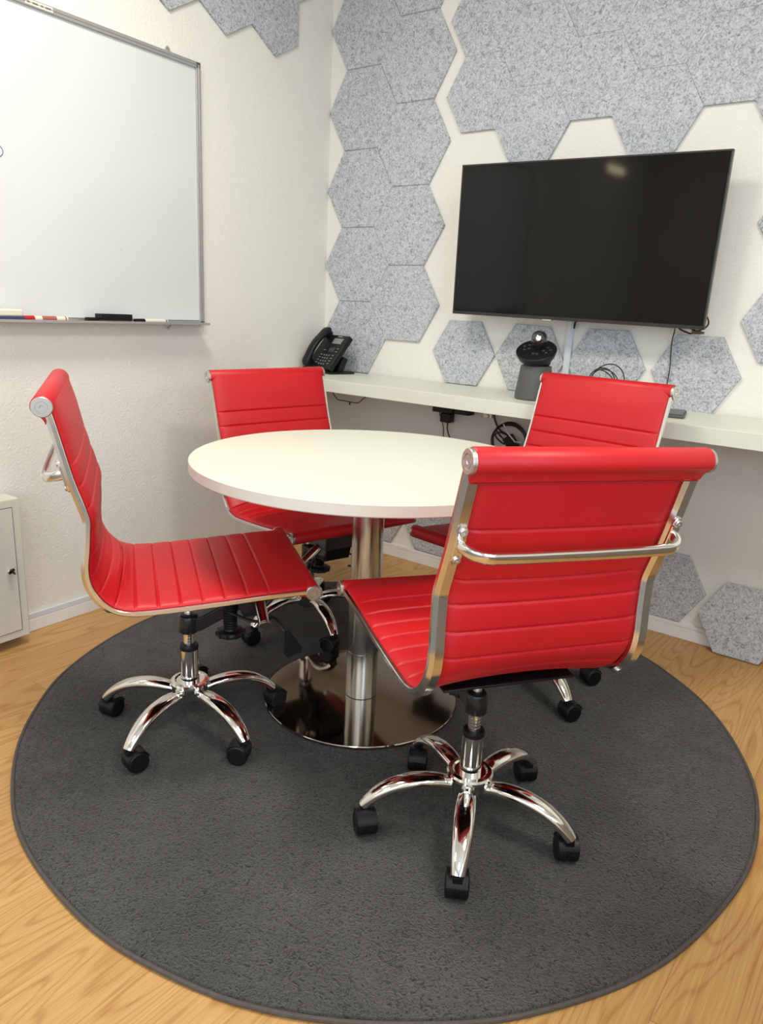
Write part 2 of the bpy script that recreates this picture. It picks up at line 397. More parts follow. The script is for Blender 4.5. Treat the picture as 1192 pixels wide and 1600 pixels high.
for k in range(-2, 3):
    place_hex(big, 0.1875+1.5*S+0.0009*k, 1.6671+H*(k+0.5), 'large pale grey felt hexagon in the second column from the corner, %s' % ordn[k+2], 'second column felt hexagons')
x0, z0, sx, sz = 0.779, 1.990, 0.2332, 0.2692
cols = ['first (leftmost)', 'second', 'third', 'fourth', 'fifth', 'sixth']
for c_ in range(6):
    zb = z0-0.004 - (sz/2 if c_ % 2 else 0)
    for r_ in range(3 if c_ < 3 else 2):
        place_hex(med, x0+sx*c_, zb+sz*r_, 'grey felt hexagon in the dense field above the television, %s column, %s row up' % (cols[c_], ['lowest', 'second', 'third'][r_]), 'felt hexagon field above the television')
lows = [(0.7888, 0.9911, 'grey felt hexagon standing on the shelf between the phone and the webcam stand'),
        (1.097, 0.9890, 'grey felt hexagon on the shelf directly behind the webcam stand'),
        (1.412, 0.9890, 'grey felt hexagon on the shelf right of the white cable duct, behind the cable coil'),
        (1.7385, 0.9866, 'grey felt hexagon on the shelf at the television\'s lower right corner')]
for k, (x, z, lb) in enumerate(lows):
    o = place_hex(low, x, z, lb, 'felt hexagons in a row on the shelf')
    if k == 1: o.rotation_euler = (0, rad(2), 0)
place_hex(low, 2.012, 1.173, 'grey felt hexagon right of the television, lower of the two at the photo edge', 'felt hexagons right of the television')
place_hex(low, 2.012, 1.486, 'grey felt hexagon right of the television, upper of the two at the photo edge', 'felt hexagons right of the television')
for x, z, lb in [(0.386, 0.198, 'grey felt hexagon under the shelf nearest the corner, resting on the cable duct'),
                 (0.683, 0.198, 'grey felt hexagon under the shelf seen between table leg and front chair'),
                 (1.749, 0.196, 'grey felt hexagon under the shelf right behind the front chair')]:
    place_hex(low, x, z, lb, 'felt hexagons under the shelf')
o = place_hex(low, 2.043, 0.1335, 'loose grey felt hexagon standing on the floor, leaning against the wall', None, y=-0.030, extra=(rad(-7), 0, 0))
# left wall: pointy-top panels
hA = 0.1546*sqrt(3)
def hexA(v, z, lb):
    if medA.name in used: o = medA.copy(); C.objects.link(o)
    else: o = medA; used.add(medA.name)
    o.matrix_world = WA @ Matrix.Translation((v, 0, z)) @ Matrix.Rotation(pi, 4, 'Z'); tag(o, lb, 'wall panel', 'felt hexagons on the left wall')
for i, nm in enumerate(['nearest the corner', 'second from the corner', 'third from the corner']):
    hexA(0.3683+i*hA, 2.1215+0.1546, 'grey felt hexagon on the whiteboard wall, lower row, %s' % nm)
for i, nm in enumerate(['nearest the corner', 'second from the corner', 'third from the corner']):
    hexA(0.3683+(i-0.5)*hA, 2.1215+0.1546*2.5, 'grey felt hexagon on the whiteboard wall, upper row, %s' % nm)

# ------------------------------------------------------------------ shelf
m = MB(); m.box((0.012, -0.400, 0.8053), (3.4, -0.0125, 0.8565)); o = m.build('wall_shelf', LAM, bevel=0.0015)
tag(o, 'long white floating shelf under the television', 'shelf')

# ------------------------------------------------------------------ television
tv = empty('television', (1.296, -0.148, 1.419)); tag(tv, 'wall-mounted black flat television switched off', 'television')
yw, pt, rl = rad(1.503), rad(1.72), rad(0.693)
tv.matrix_world = Matrix.Translation((1.296, -0.148, 1.419)) @ Matrix.Rotation(yw, 4, 'Z') @ Matrix.Rotation(pt, 4, 'X') @ Matrix.Rotation(rl, 4, 'Y')
TW, TH = 0.963/2, 0.548/2
m = MB(); m.box((-TW+.006, -0.0012, -TH+.013), (TW-.006, 0.006, TH-.006)); o = m.build('screen', TVS, tv, smooth=0)
m = MB()
m.box((-TW, 0.0, TH-.006), (TW, 0.022, TH)); m.box((-TW, 0, -TH), (TW, 0.022, -TH+.013)); m.box((-TW, 0, -TH), (-TW+.006, 0.022, TH)); m.box((TW-.006, 0, -TH), (TW, 0.022, TH))
m.build('bezel', TVF, tv, bevel=0.001)
m = MB(); m.box((-TW+.002, 0.006, -TH+.002), (TW-.002, 0.034, TH-.002)); m.box((-0.34, 0.034, -0.22), (0.34, 0.055, 0.15)); m.build('back_cover', TVSIL, tv, bevel=0.006)
m = MB(); m.box((-0.018, -0.001, -TH-0.003), (0.018, 0.012, -TH+0.001)); o = m.build('logo_badge', CAPM, tv); o['label'] = 'small silver badge on the lower bezel'; o.location.x = -0.075
m = MB(); m.box((-0.12, 0.055, -0.11), (0.12, 0.068, 0.11)); m.cyl((0, 0.062, 0), (0, 0.14, 0), 0.03); m.box((-0.1, 0.118, -0.1), (0.1, 0.1365, 0.1)); m.build('wall_bracket', BLACKM, tv)

# white duct
m = MB(); m.box((1.249, -0.020, 0.8575), (1.274, -0.0002, 1.24)); m.box((1.2545, -0.022, 0.8575), (1.2685, -0.020, 1.24)); o = m.build('cable_duct', TRUNK, bevel=0.002)
tag(o, 'vertical white cable duct running from television down to shelf', 'cable duct')

# ------------------------------------------------------------------ whiteboard
wb = empty('whiteboard', (0, 0, 0)); onA(wb, 0.778, 0.001, 1.06); tag(wb, 'large white magnetic board with aluminium frame and pen tray', 'whiteboard')
BW, BH, fw = 1.80, 0.930, 0.020
m = MB(); m.box((fw*.8, 0.004, fw*.8), (BW-fw*.8, 0.012, BH-fw*.8)); m.build('board_surface', WB, wb, smooth=0)
m = MB(); m.box((0, 0, 0), (BW, 0.020, fw*.7)); m.box((0, 0, BH-fw), (BW, 0.020, BH)); m.box((0, 0, 0), (fw, 0.020, BH)); m.box((BW-fw, 0, 0), (BW, 0.020, BH))
m.box((0.002, 0.02, BH-fw*.55), (BW-.002, 0.0215, BH-fw*.45)); m.box((fw*.45, 0.02, 0.01), (fw*.55, 0.0215, BH-.01)); m.build('frame', ALU, wb, bevel=0.0015)
m = MB(); m.box((0.02, 0.018, 0.0), (BW-.02, 0.075, 0.003)); m.box((0.02, 0.073, 0.0), (BW-.02, 0.0755, 0.009)); m.build('pen_tray', ALU, wb, bevel=0.0008)
for hz, hv, sg in ((BH, 0.135, 1), (0.0, 0.165, -1)):
    m = MB(); m.tube([(hv-.010, 0.004, hz), (hv-.008, 0.004, hz+sg*.010), (hv-.002, 0.004, hz+sg*.018), (hv+.004, 0.004, hz+sg*.018), (hv+.010, 0.004, hz+sg*.010), (hv+.011, 0.004, hz)], 0.0022, 8)
    m.cyl((hv, -0.001, hz+sg*.014), (hv, 0.008, hz+sg*.014), 0.004, 10); m.build('hanging_hook', CAPM, wb)
m = MB(); m.box((0.580, 0.0201, BH-.017), (0.668, 0.0206, BH-.003)); o = m.build('label_strip', LABEL, wb, smooth=0)
m2 = MB()
for k, (a, b_) in enumerate([(0.654, 0.662), (0.628, 0.645), (0.611, 0.619), (0.586, 0.604)]): m2.box((a, 0.0206, BH-.0125), (b_, 0.0209, BH-.0075))
m2.build('label_print', INKD, o, smooth=0)
def ink(pts, mat, nm, r=0.0009):
    m = MB(); m.tube(pts, r, 6); o = m.build(nm, mat, wb); return o
zz = 1.06; vv = 0.778
ink([(1.548+0.022*cos(a)-vv+.02, 0.0122, 1.554-zz+0.018*sin(a)) for a in [i*2*pi/20 for i in range(21)]], INKB, 'blue_ink_mark', 0.0013)
ink([(0.985-vv+.012, 0.0122, 1.705-zz), (0.985-vv, 0.0122, 1.712-zz), (0.985-vv-.012, 0.0122, 1.700-zz)], INKG, 'green_ink_mark', 0.0008)
ink([(1.150-vv, 0.0122, 1.318-zz), (1.145-vv, 0.0122, 1.310-zz), (1.138-vv, 0.0122, 1.308-zz)], INKF, 'grey_ink_mark', 0.0008)
# markers and erasers lying on the tray (tray top 1.064)
def marker(v, L, capmat, capcat, label, cap_at_far=True, r=0.0085):
    t = empty('whiteboard_marker', (0, 0, 0)); tag(t, label, 'marker')
    t.matrix_world = WA @ Matrix.Translation((v, 0.052, 1.0632+r+0.0005))
    m = MB(); a, b_ = (0, L*0.72); m.cyl((0, 0, 0), (L*0.72, 0, 0), r, 16, bev=0.001); m.build('barrel', LABEL, t)
    m = MB(); m.cyl((L*0.70, 0, 0), (L, 0, 0), r*1.08, 16, r2=r*0.95, bev=0.001); m.build('cap', capmat, t)
    m = MB(); m.cyl((L*0.25, 0, 0), (L*0.55, 0, 0), r*1.01, 16); o = m.build('printed_band', capcat, t)
    m = MB(); m.cyl((L*0.04, 0, 0), (L*0.065, 0, 0), r*1.01, 16); m.build('ring', capmat, t)
    return t
marker(1.395, 0.165, REDM, INKR, 'red-capped whiteboard marker with cream barrel on the pen tray')
marker(0.988, 0.145, BLACK, LABEL, 'black-capped whiteboard marker on the tray right of the black eraser', r=0.0075)
t = empty('board_eraser', (0, 0, 0)); t.matrix_world = WA @ Matrix.Translation((1.150, 0.047, 1.0635)); tag(t, 'black ribbed whiteboard eraser on the pen tray', 'eraser')
m = MB(); m.box((0, -.018, 0.0), (0.125, .018, 0.010)); m.build('felt_pad', CLOTH, t, bevel=.002)
m = MB(); m.box((0, -.019, 0.010), (0.125, .019, 0.029))
for k in range(9): m.box((0.008+k*0.013, .0185, 0.012), (0.013+k*0.013, .0205, 0.027))
m.build('grip', BLACK, t, bevel=.001)
t2 = empty('black_pen', (0, 0, 0)); t2.matrix_world = WA @ Matrix.Translation((1.272, 0.047, 1.0722)); tag(t2, 'black marker lying just left of the black eraser on the tray', 'marker')
m = MB(); m.cyl((0.006, 0.0, 0), (0.052, 0.0, 0), 0.008, 14, bev=.001); m.build('cap', BLACK, t2)
t = empty('board_eraser', (0, 0, 0)); t.matrix_world = WA @ Matrix.Translation((1.548, 0.047, 1.0635)); tag(t, 'cream and navy board eraser at the far left end of the tray', 'eraser')
m = MB(); m.box((0, -.018, 0.0), (0.11, .022, 0.014)); m.build('felt_pad', NAVY, t, bevel=.002)
m = MB(); m.box((0.004, -.017, 0.014), (0.108, .020, 0.036)); m.build('grip', LABEL, t, bevel=.005)

# ------------------------------------------------------------------ metal cabinet on left wall
cb = empty('metal_cabinet', (0, 0, 0)); cb.matrix_world = WA @ Matrix.Translation((1.632, 0.0125, 0.034)); tag(cb, 'cream metal wall cabinet with a keyed door, low on the left wall', 'cabinet')
m = MB(); m.box((0, 0, 0), (0.46, 0.082, 0.478)); m.build('body', CREAM, cb, bevel=.003)
m = MB(); m.box((0.026, 0.082, 0.026), (0.434, 0.0835, 0.452)); m.build('door_gap', SEAMM, cb, smooth=0)
m = MB(); m.box((0.028, 0.080, 0.028), (0.432, 0.0855, 0.450)); d = m.build('door', CREAM, cb, bevel=.001)
m = MB(); m.cyl((0.052, 0.085, 0.243), (0.052, 0.094, 0.243), 0.009, 20, bev=.001); k_ = m.build('lock', CHROME, d)
m = MB(); m.box((-.011, .0, -.004), (.011, .003, .004), Matrix.Translation((0.052, 0.094, 0.243)) @ Matrix.Rotation(rad(30), 4, 'Y')); m.box((-.002, .003, -.009), (.002, .016, .009), Matrix.Translation((0.052, 0.094, 0.243)) @ Matrix.Rotation(rad(30), 4, 'Y'))
m.build('key', BLACKM, d)

# ------------------------------------------------------------------ table
TC = (1.2056, -1.1721)
tb = empty('round_table', (TC[0], TC[1], 0.0122)); tag(tb, 'round white meeting table on a brushed steel pedestal', 'table')
zt = 0.75-0.0122
m = MB(); m.lathe([(0.0, zt-0.030), (0.4935, zt-0.030), (0.4955, zt-0.028), (0.4955, zt-0.0015), (0.4945, zt), (0.0, zt)], 128)
top = m.build('table_top', LAM, tb, smooth=30)
m = MB(); m.lathe([(0.4956, zt-0.028), (0.4962, zt-0.027), (0.4962, zt-0.002), (0.4956, zt-0.001)], 128); o = m.build('edge_band', LAME, top, smooth=30)
m = MB(); m.cyl((0, 0, 0.012), (0, 0, zt-0.038), 0.0455, 48); m.build('pole', STEEL, tb)
m = MB(); m.cyl((0, 0, 0.012), (0, 0, 0.155), 0.0468, 48); m.build('pole_sleeve', STEEL, tb)
m = MB(); m.lathe([(0.12, zt-0.038), (0.12, zt-0.030)], 48); m.cyl((0, 0, zt-.07), (0, 0, zt-.038), 0.049, 32); m.build('mounting_plate', BLACKM, tb)
m = MB(); m.lathe([(0.0, 0.0), (0.290, 0.0), (0.2915, 0.002), (0.2915, 0.0085), (0.2900, 0.0105), (0.0, 0.0105)], 128); m.build('base_plate', DISC, tb, smooth=25)

# ------------------------------------------------------------------ office chair
HW = 0.2288
PROF = [(-0.2885, 0.9335), (-0.2770, 0.8945), (-0.2625, 0.8395), (-0.245, 0.776), (-0.227, 0.723), (-0.2185, 0.698), (-0.2150, 0.682), (-0.2150, 0.666), (-0.217, 0.621), (-0.2205, 0.575),
        (-0.216, 0.536), (-0.198, 0.500), (-0.173, 0.475), (-0.145, 0.4625), (-0.109, 0.459), (-0.055, 0.462), (0.006, 0.467), (0.080, 0.474), (0.162, 0.483), (0.240, 0.490), (0.298, 0.494)]
sp_ = spline([(u, 0, z) for u, z in PROF], 0.004)
SS = [0]
for a, b_ in zip(sp_, sp_[1:]): SS.append(SS[-1]+(b_-a).length)
LEN = SS[-1]
def at_s(s):
    s = min(max(s, 0), LEN-1e-6)
    import bisect
    i = max(0, bisect.bisect_right(SS, s)-1); i = min(i, len(sp_)-2)
    t = (s-SS[i])/(SS[i+1]-SS[i]); p = sp_[i].lerp(sp_[i+1], t)
    a = sp_[max(i-2, 0)]; b_ = sp_[min(i+3, len(sp_)-1)]; tg = (b_-a).normalized()
    return p, tg, Vector((-tg.z, 0, tg.x))
seams = [0.130]
while seams[-1]+0.0515 < LEN-0.10: seams.append(seams[-1]+0.0515)
# split between backrest and seat at the seam nearest the lower bend
split = min(seams, key=lambda s: abs(at_s(s)[0].z-0.482)+(0 if at_s(s)[0].x < 0 else 9))
SB = min(range(len(sp_)), key=lambda i: (sp_[i]-Vector((-0.180, 0, 0.479))).length); SB = SS[SB]
SK = min(range(len(sp_)), key=lambda i: (sp_[i]-Vector((-0.2175, 0, 0.682))).length); SK = SS[SK]
def sling(s0, s1):
    m = MB(); NV = 28; R = []
    n_ = int((s1-s0)/0.0020)
    for i in range(n_+1):
        s = s0+(s1-s0)*i/n_
        p, tg, nn = at_s(s)
        lo = max([x for x in [0.0]+seams if x <= s+1e-9]); hi = min([x for x in seams+[LEN] if x > s-1e-9] or [LEN])
        fr_ = (s-lo)/max(hi-lo, 1e-6)
        q = 0.0010*sin(pi*min(max(fr_, 0), 1))
        dmin = min(abs(s-x) for x in seams); q -= 0.0034*math.exp(-(dmin/0.0024)**2)
        bul = 0.024*math.exp(-((s-SB)/0.075)**2)-0.006*math.exp(-((s-SK)/0.07)**2)
        p0_ = p
        ring = []
        for j in range(NV+1):
            v = -1+2*j/NV; v = math.copysign(1-(1-abs(v))**1.6, v)
            p = p0_+nn*(bul*(1-v*v))
            ed = (1-abs(v)**10)**0.5 if abs(v) < 1 else 0
            mid = (1-v*v)*min(1, s/0.06)*min(1, (LEN-s)/0.06)
            ring.append(p+nn*(0.0055+0.0105*ed+0.005*mid+q*min(1, ed*1.2))+Vector((0, v*(HW-0.0045), 0)))
        for j in range(NV, -1, -1):
            v = -1+2*j/NV; v = math.copysign(1-(1-abs(v))**1.6, v)
            p = p0_+nn*(bul*(1-v*v))
            inn = min(1, max(0, (0.93-abs(v))/0.10)); inn = inn*inn*(3-2*inn)
            w_ = v*(HW-0.0045) if 0 < j < NV else v*(HW-0.0050)
            ring.append(p+nn*(0.0048-0.0100*inn-0.005*(1-v*v)*inn-q*inn)+Vector((0, w_, 0)))
        R.append(ring)
    m.rings(R); return m
def teardrop(s_end, sgn, rr, tail):
    # closed section swept across the width around the end of the sling
    p, tg, nn = at_s(s_end); m = MB(); secs = []
    ax = p-nn*(0.0095 if sgn > 0 else 0.0030)
    pts = []
    for k in range(29):
        a = rad(-200+ (340)*k/28)
        pts.append((rr*cos(a), rr*sin(a)))
    R = []
    td = tg*sgn                      # direction from the roll along the sling
    for y in [-HW+0.001, -HW+0.003, HW-0.003, HW-0.001]:
        k_ = 0.93 if abs(y) > HW-0.002 else 1.0
        ring = []
        for k in range(24):
            a = 2*pi*k/24+0.13; ca, sa = cos(a), sin(a)      # ca along td, sa along nn
            u_, v_ = rr*ca, rr*sa
            if ca > 0.2 and sa < 0.35: # pull into a tail on the rear face
                f = (ca-0.2)/0.8
                u_ += tail*f*f; v_ = v_*(1-f)+(-0.0060)*f
            ring.append(ax+td*(u_*k_)+nn*(v_*k_)+Vector((0, y, 0)))
        R.append(ring)
    m.rings(R); return m
def rail_mesh(side):
    m = MB(); R = []; n_ = 150
    for i in range(n_+1):
        s = 0.012+(LEN-0.024)*i/n_; p, tg, nn = at_s(s)
        wide = s < split-0.004
        w_in = 0.030 if wide else 0.015; t0 = -0.0125 if wide else -0.0075; t1 = 0.0045
        b_ = 0.0015; cz = 0.0075 if wide else 0.0025; cy = 0.0065 if wide else 0.0025
        y1 = HW+0.0035; y0 = HW-w_in+0.0035
        sec = [(y0+cy, t0), (y1-cy, t0), (y1, t0+cz), (y1, t1-b_), (y1-b_, t1), (y0+b_, t1), (y0, t1-b_), (y0, t0+cz)]
        R.append([p+nn*t+Vector((0, y*side, 0)) for y, t in sec])
    m.rings(R); return m
def cap_mesh(s_end, side, rr):
    p, tg, nn = at_s(s_end); m = MB(); p = p-nn*(0.0095 if s_end == 0 else 0.0030)
    A = p+Vector((0, side*(HW-0.002), 0)); B = p+Vector((0, side*(HW+0.0065), 0))
    d = (B-A); M_ = Matrix.Translation(A) @ d.to_track_quat('Z', 'Y').to_matrix().to_4x4(); L = d.length
    m.lathe([(rr-.001, 0), (rr, 0.001), (rr, L-0.0015), (rr-0.0015, L), (rr*0.60, L), (rr*0.58, L-0.0015), (rr*0.52, L-0.0015), (rr*0.50, L), (rr*0.2, L), (rr*0.16, L-.002), (0.0, L-0.002)], 32, M_)
    return m
def handle_mesh():
    m = MB(); p, tg, nn = at_s(sH); c_, r_ = HW-0.013, 0.045; D = 0.058
    pts = [Vector((0, c_, 0))-nn*0.009]
    pts = [(0.011, c_), (0.015, c_)]
    for k in range(9):
        a = rad(90*k/8); pts.append((D-r_+r_*sin(a)+0.0, c_-r_+r_*cos(a)))
    pts += [(D+0.002, c_-0.10), (D+0.003, 0)]
    full = pts+[(d_, -y) for d_, y in reversed(pts[:-1])]
    sec = []
    hh, ww = 0.0105, 0.0065
    for k in range(16):
        a = 2*pi*k/16; ca, sa = cos(a), sin(a)
        sec.append((hh*math.copysign(abs(ca)**0.6, ca), ww*math.copysign(abs(sa)**0.6, sa)))
    m.tube([p-nn*d_+Vector((0, y, 0)) for d_, y in full], 0.01, sec=sec, up=tg); return m
sH = 0.150
def lug_mesh(side):
    m = MB(); R = []
    for i in range(9):
        s = sH-0.036+0.074*i/8; p, tg, nn = at_s(s); w_ = 0.0095*(1 if 0 < i < 8 else 0.55)
        R.append([p+nn*t+Vector((0, side*(HW-0.013)+y, 0)) for y, t in [(-w_, -.0122), (w_, -.0122), (w_, -.0155), (w_-.0015, -.0175), (-w_+.0015, -.0175), (-w_, -.0155)]])
    m.rings(R); return m
def bolt_mesh(side, ds):
    p, tg, nn = at_s(sH+ds); m = MB(); A = p-nn*0.0168+Vector((0, side*(HW-0.013), 0)); 
    M_ = Matrix.Translation(A) @ (-nn).to_track_quat('Z', 'Y').to_matrix().to_4x4()
    m.lathe([(0.0075, 0), (0.0075, 0.003), (0.006, 0.0045), (0.0028, 0.0045), (0.0025, 0.0025), (0, 0.0025)], 20, M_); return m

GROUND = 0.0125
def make_chair():
    root = empty('office_chair', (0, 0, 0)); P = {}
    b = sling(0.0, split)
    bk = b.build('backrest', RED, root, smooth=60); P['backrest'] = 'U'
    teardrop(0.0, 1, 0.0235, 0.011).build('head_roll', RED, bk, smooth=50)
    m = MB(); p, tg, nn = at_s(0.0365); m.tube([p-nn*0.0150+Vector((0, y*(HW-0.006), 0)) for y in [-1, -.5, 0, .5, 1]], 0.0013, 6); m.build('rear_piping', STITCH, bk)
    st = sling(split, LEN).build('seat', RED, root, smooth=60); P['seat'] = 'U'
    teardrop(LEN, -1, 0.0195, 0.028).build('front_roll', RED, st, smooth=50)
    for sd in (1, -1):
        r_ = rail_mesh(sd).build('side_rail', RAILM, root, smooth=35); P['side_rail'] = 'U'
        cap_mesh(0.0, sd, 0.0213).build('end_cap', CAPM, r_, smooth=35)
        cap_mesh(LEN, sd, 0.0190).build('end_cap', CAPM, r_, smooth=35)
    h = handle_mesh().build('back_handle', CHROME, root, smooth=50); P['back_handle'] = 'U'
    for sd in (1, -1):
        lug_mesh(sd).build('mounting_lug', CHROME, h, smooth=30)
        for ds in (-0.026, 0.028): bolt_mesh(sd, ds).build('bolt', CAPM, h)
    # seat pan and mechanism
    m = MB(); m.box((-0.10, -0.15, 0.4445), (0.16, 0.15, 0.4515), Matrix.Rotation(rad(-4.5), 4, 'Y')); m.build('seat_pan', BLACK, root, bevel=.003); P['seat_pan'] = 'M'
    m = MB()
    m.lathe([(0.0, 0.300), (0.023, 0.300), (0.025, 0.303), (0.025, 0.346), (0.022, 0.351), (0.0, 0.353)], 32)
    m.prism([(0.0, 0.306), (0.03, 0.306), (0.15, 0.366), (0.15, 0.405), (0.03, 0.346), (0.0, 0.346)], -0.018, 0.018, Matrix.Rotation(rad(90), 4, 'X'))
    m.box((0.06, -0.07, 0.402), (0.23, 0.07, 0.452)); m.prism([(0.115, 0.405), (0.205, 0.405), (0.190, 0.350), (0.140, 0.350)], -0.05, 0.05, Matrix.Rotation(rad(90), 4, 'X'))
    mech = m.build('tilt_mechanism', BLACKM, root, bevel=.003); P['tilt_mechanism'] = 'M'
    m = MB(); m.lathe([(0, 0.353), (0.010, 0.353), (0.010, 0.360), (0.007, 0.365), (0, 0.366)], 20); m.build('release_pin', CAPM, mech)
    m = MB(); pr = [(0.0, 0.290), (0.034, 0.290), (0.038, 0.294), (0.038, 0.300), (0.034, 0.305), (0.020, 0.307)]
    for k in range(14): pr += [(0.0195, 0.309+k*0.0072), (0.0172, 0.3126+k*0.0072)]
    pr += [(0.018, 0.412), (0, 0.412)]
    m.lathe(pr, 28, Matrix.Translation((0.108, -0.02, 0)))
    for k in range(10):
        a = 2*pi*k/10; m.cyl((0.108+0.036*cos(a), -0.02+0.036*sin(a), 0.292), (0.108+0.036*cos(a), -0.02+0.036*sin(a), 0.303), 0.0045, 8)
    m.build('tension_knob', BLACK, mech)
    m = MB(); m.cyl((0.178, -0.066, 0.400), (0.182, -0.122, 0.360), 0.0145, 24, bev=.001); m.build('cross_tube', CHROME, mech)
    m = MB(); m.cyl((0.182, -0.122, 0.360), (0.1823, -0.1265, 0.3568), 0.0158, 24, bev=.001); m.build('tube_end_cap', CAPM, mech)
    m = MB(); m.tube(spline([(0.10, -0.03, 0.362), (0.15, -0.07, 0.350), (0.185, -0.095, 0.354), (0.204, -0.100, 0.366), (0.214, -0.108, 0.364), (0.222, -0.125, 0.357), (0.237, -0.150, 0.335)], 0.006), 0.0045, 10)
    m.build('tilt_lever', BLACKM, mech)
    m = MB(); m.box((-0.010, -0.004, -0.058), (0.010, 0.004, 0.0), Matrix.Translation((0.248, -0.169, 0.332)) @ Matrix.Rotation(rad(-22), 4, 'Y') @ Matrix.Rotation(rad(-30), 4, 'Z'))
    M_ = Matrix.Translation((0.238, -0.151, 0.340)) @ Matrix.Rotation(rad(-16), 4, 'Y') @ Matrix.Rotation(rad(0), 4, 'Z')
    m = MB(); m.prism([(-0.008, 0.006), (0.008, 0.006), (0.025, -0.050), (0.020, -0.064), (-0.020, -0.064), (-0.025, -0.050)], -0.005, 0.005, M_ @ Matrix.Rotation(rad(90), 4, 'X'), bev=0.0012)
    m.build('lever_paddle', BLACK, mech)
    m = MB(); m.tube(spline([(0.16, 0.05, 0.360), (0.20, 0.10, 0.345), (0.235, 0.125, 0.335), (0.245, 0.105, 0.330), (0.20, 0.04, 0.325)], 0.006), 0.0035, 8); m.build('height_lever', BLACKM, mech)
    # gas lift
    m = MB(); m.cyl((0, 0, 0.25), (0, 0, 0.305), 0.0140, 24)
    for k in range(4): m.cyl((0, 0, 0.268+k*0.008), (0, 0, 0.2688+k*0.008), 0.01425, 24)
    gl = m.build('gas_lift_rod', CHROME, root); P['gas_lift_rod'] = 'B'
    m = MB(); m.lathe([(0.0240, 0.247), (0.0250, 0.250), (0.0250, 0.257), (0.0235, 0.261), (0.0142, 0.262), (0.0142, 0.247)], 32); m.build('collar', BLACK, gl)
    m = MB(); m.lathe([(0.0235, 0.150), (0.0235, 0.247), (0.02, 0.249), (0.0, 0.249)], 32); m.lathe([(0.0255, 0.145), (0.0255, 0.166), (0.0240, 0.167)], 32); m.build('gas_lift_sleeve', CHROME, root); P['gas_lift_sleeve'] = 'B'
    m = MB(); m.lathe([(0, 0.092), (0.020, 0.092), (0.030, 0.094), (0.040, 0.104), (0.046, 0.118), (0.050, 0.142), (0.053, 0.147), (0.053, 0.153), (0.049, 0.157), (0.040, 0.158), (0.036, 0.155), (0.0, 0.155)], 40); m.build('base_hub', CHROME, root, smooth=30); P['base_hub'] = 'B'
    legs = []
    for k in range(5):
        a = 2*pi*k/5; Mz = Matrix.Rotation(a, 4, 'Z')
        path = spline([(0.030, 0, 0.118), (0.075, 0, 0.131), (0.125, 0, 0.133), (0.170, 0, 0.124), (0.205, 0, 0.107), (0.230, 0, 0.086), (0.240, 0, 0.074)], 0.008)
        def sec(t):
            hw_ = 0.0160+0.0080*sin(pi*t**0.85)-0.001*t; hh = 0.0155-0.002*t
            out = []
            for j in range(20):
                b_ = 2*pi*j/20; cu, sv = cos(b_), sin(b_)
                u_ = hh*(abs(cu)**0.75)*(1 if cu > 0 else -0.75); v_ = hw_*math.copysign(abs(sv)**0.85, sv)
                out.append((u_, v_))
            return out
        m = MB(); m.tube([Mz @ p for p in path], 0.01, sec=sec, up=(0, 0, 1)); lg = m.build('base_leg', CHROME, root, smooth=50); P['base_leg'] = 'B'
        # caster, own swivel (parts are placed around the stem at radius .232)
        cs = empty('c', (0, 0, 0)); C.objects.unlink(cs); bpy.data.objects.remove(cs)
        m = MB(); cr = 0.0280
        m.cyl((0, 0, 0.052), (0, 0, 0.080), 0.006, 12)
        arc = [(-0.030*cos(rad(t)) if False else 0.0305*cos(rad(t)), 0.0305*sin(rad(t))) for t in range(20, 166, 12)]
        inn = [(0.0225*cos(rad(t)), 0.0225*sin(rad(t))) for t in range(195, 14, -12)]
        # hood: curved shell over the wheels
        R = []
        for (ax_, az_) in arc:
            kx = ax_-0.014; kz = az_+GROUND+0.0285
            R.append([Vector((kx, -0.0225, kz)), Vector((kx, 0.0225, kz)), Vector((ax_*0.94-0.014, 0.0225, az_*0.94+GROUND+0.0285)), Vector((ax_*0.94-0.014, -0.0225, az_*0.94+GROUND+0.0285))])
        m.rings(R)
        m.cyl((-0.014, -0.0045, GROUND+0.0285), (-0.014, 0.0045, GROUND+0.0285), 0.0272, 28); m.box((-0.008, -0.010, GROUND+0.040), (0.0095, 0.010, GROUND+0.062))
        ca = m.build('caster', BLACK, root, bevel=.002); P['caster'] = 'C'
        for sd in (1, -1):
            m = MB(); M_ = Matrix.Translation((-0.014, sd*0.0046, GROUND+0.0280)) @ Matrix.Rotation(rad(-90*sd), 4, 'X')
            m.lathe([(0.006, 0.0), (cr-.001, 0.0), (cr, 0.001), (cr, 0.0150), (cr-.002, 0.0182), (cr-.006, 0.0200), (cr-.008, 0.0195), (cr*.35, 0.0207), (0, 0.0207)], 28, M_); m.build('wheel', BLACK, ca)
        legs.append((lg, ca))
    return root
proto = make_chair()
def kind_of(n):
    return n.split('.')[0]
KUP = {'backrest', 'seat', 'side_rail', 'back_handle'}
KM = {'seat_pan', 'tilt_mechanism'}
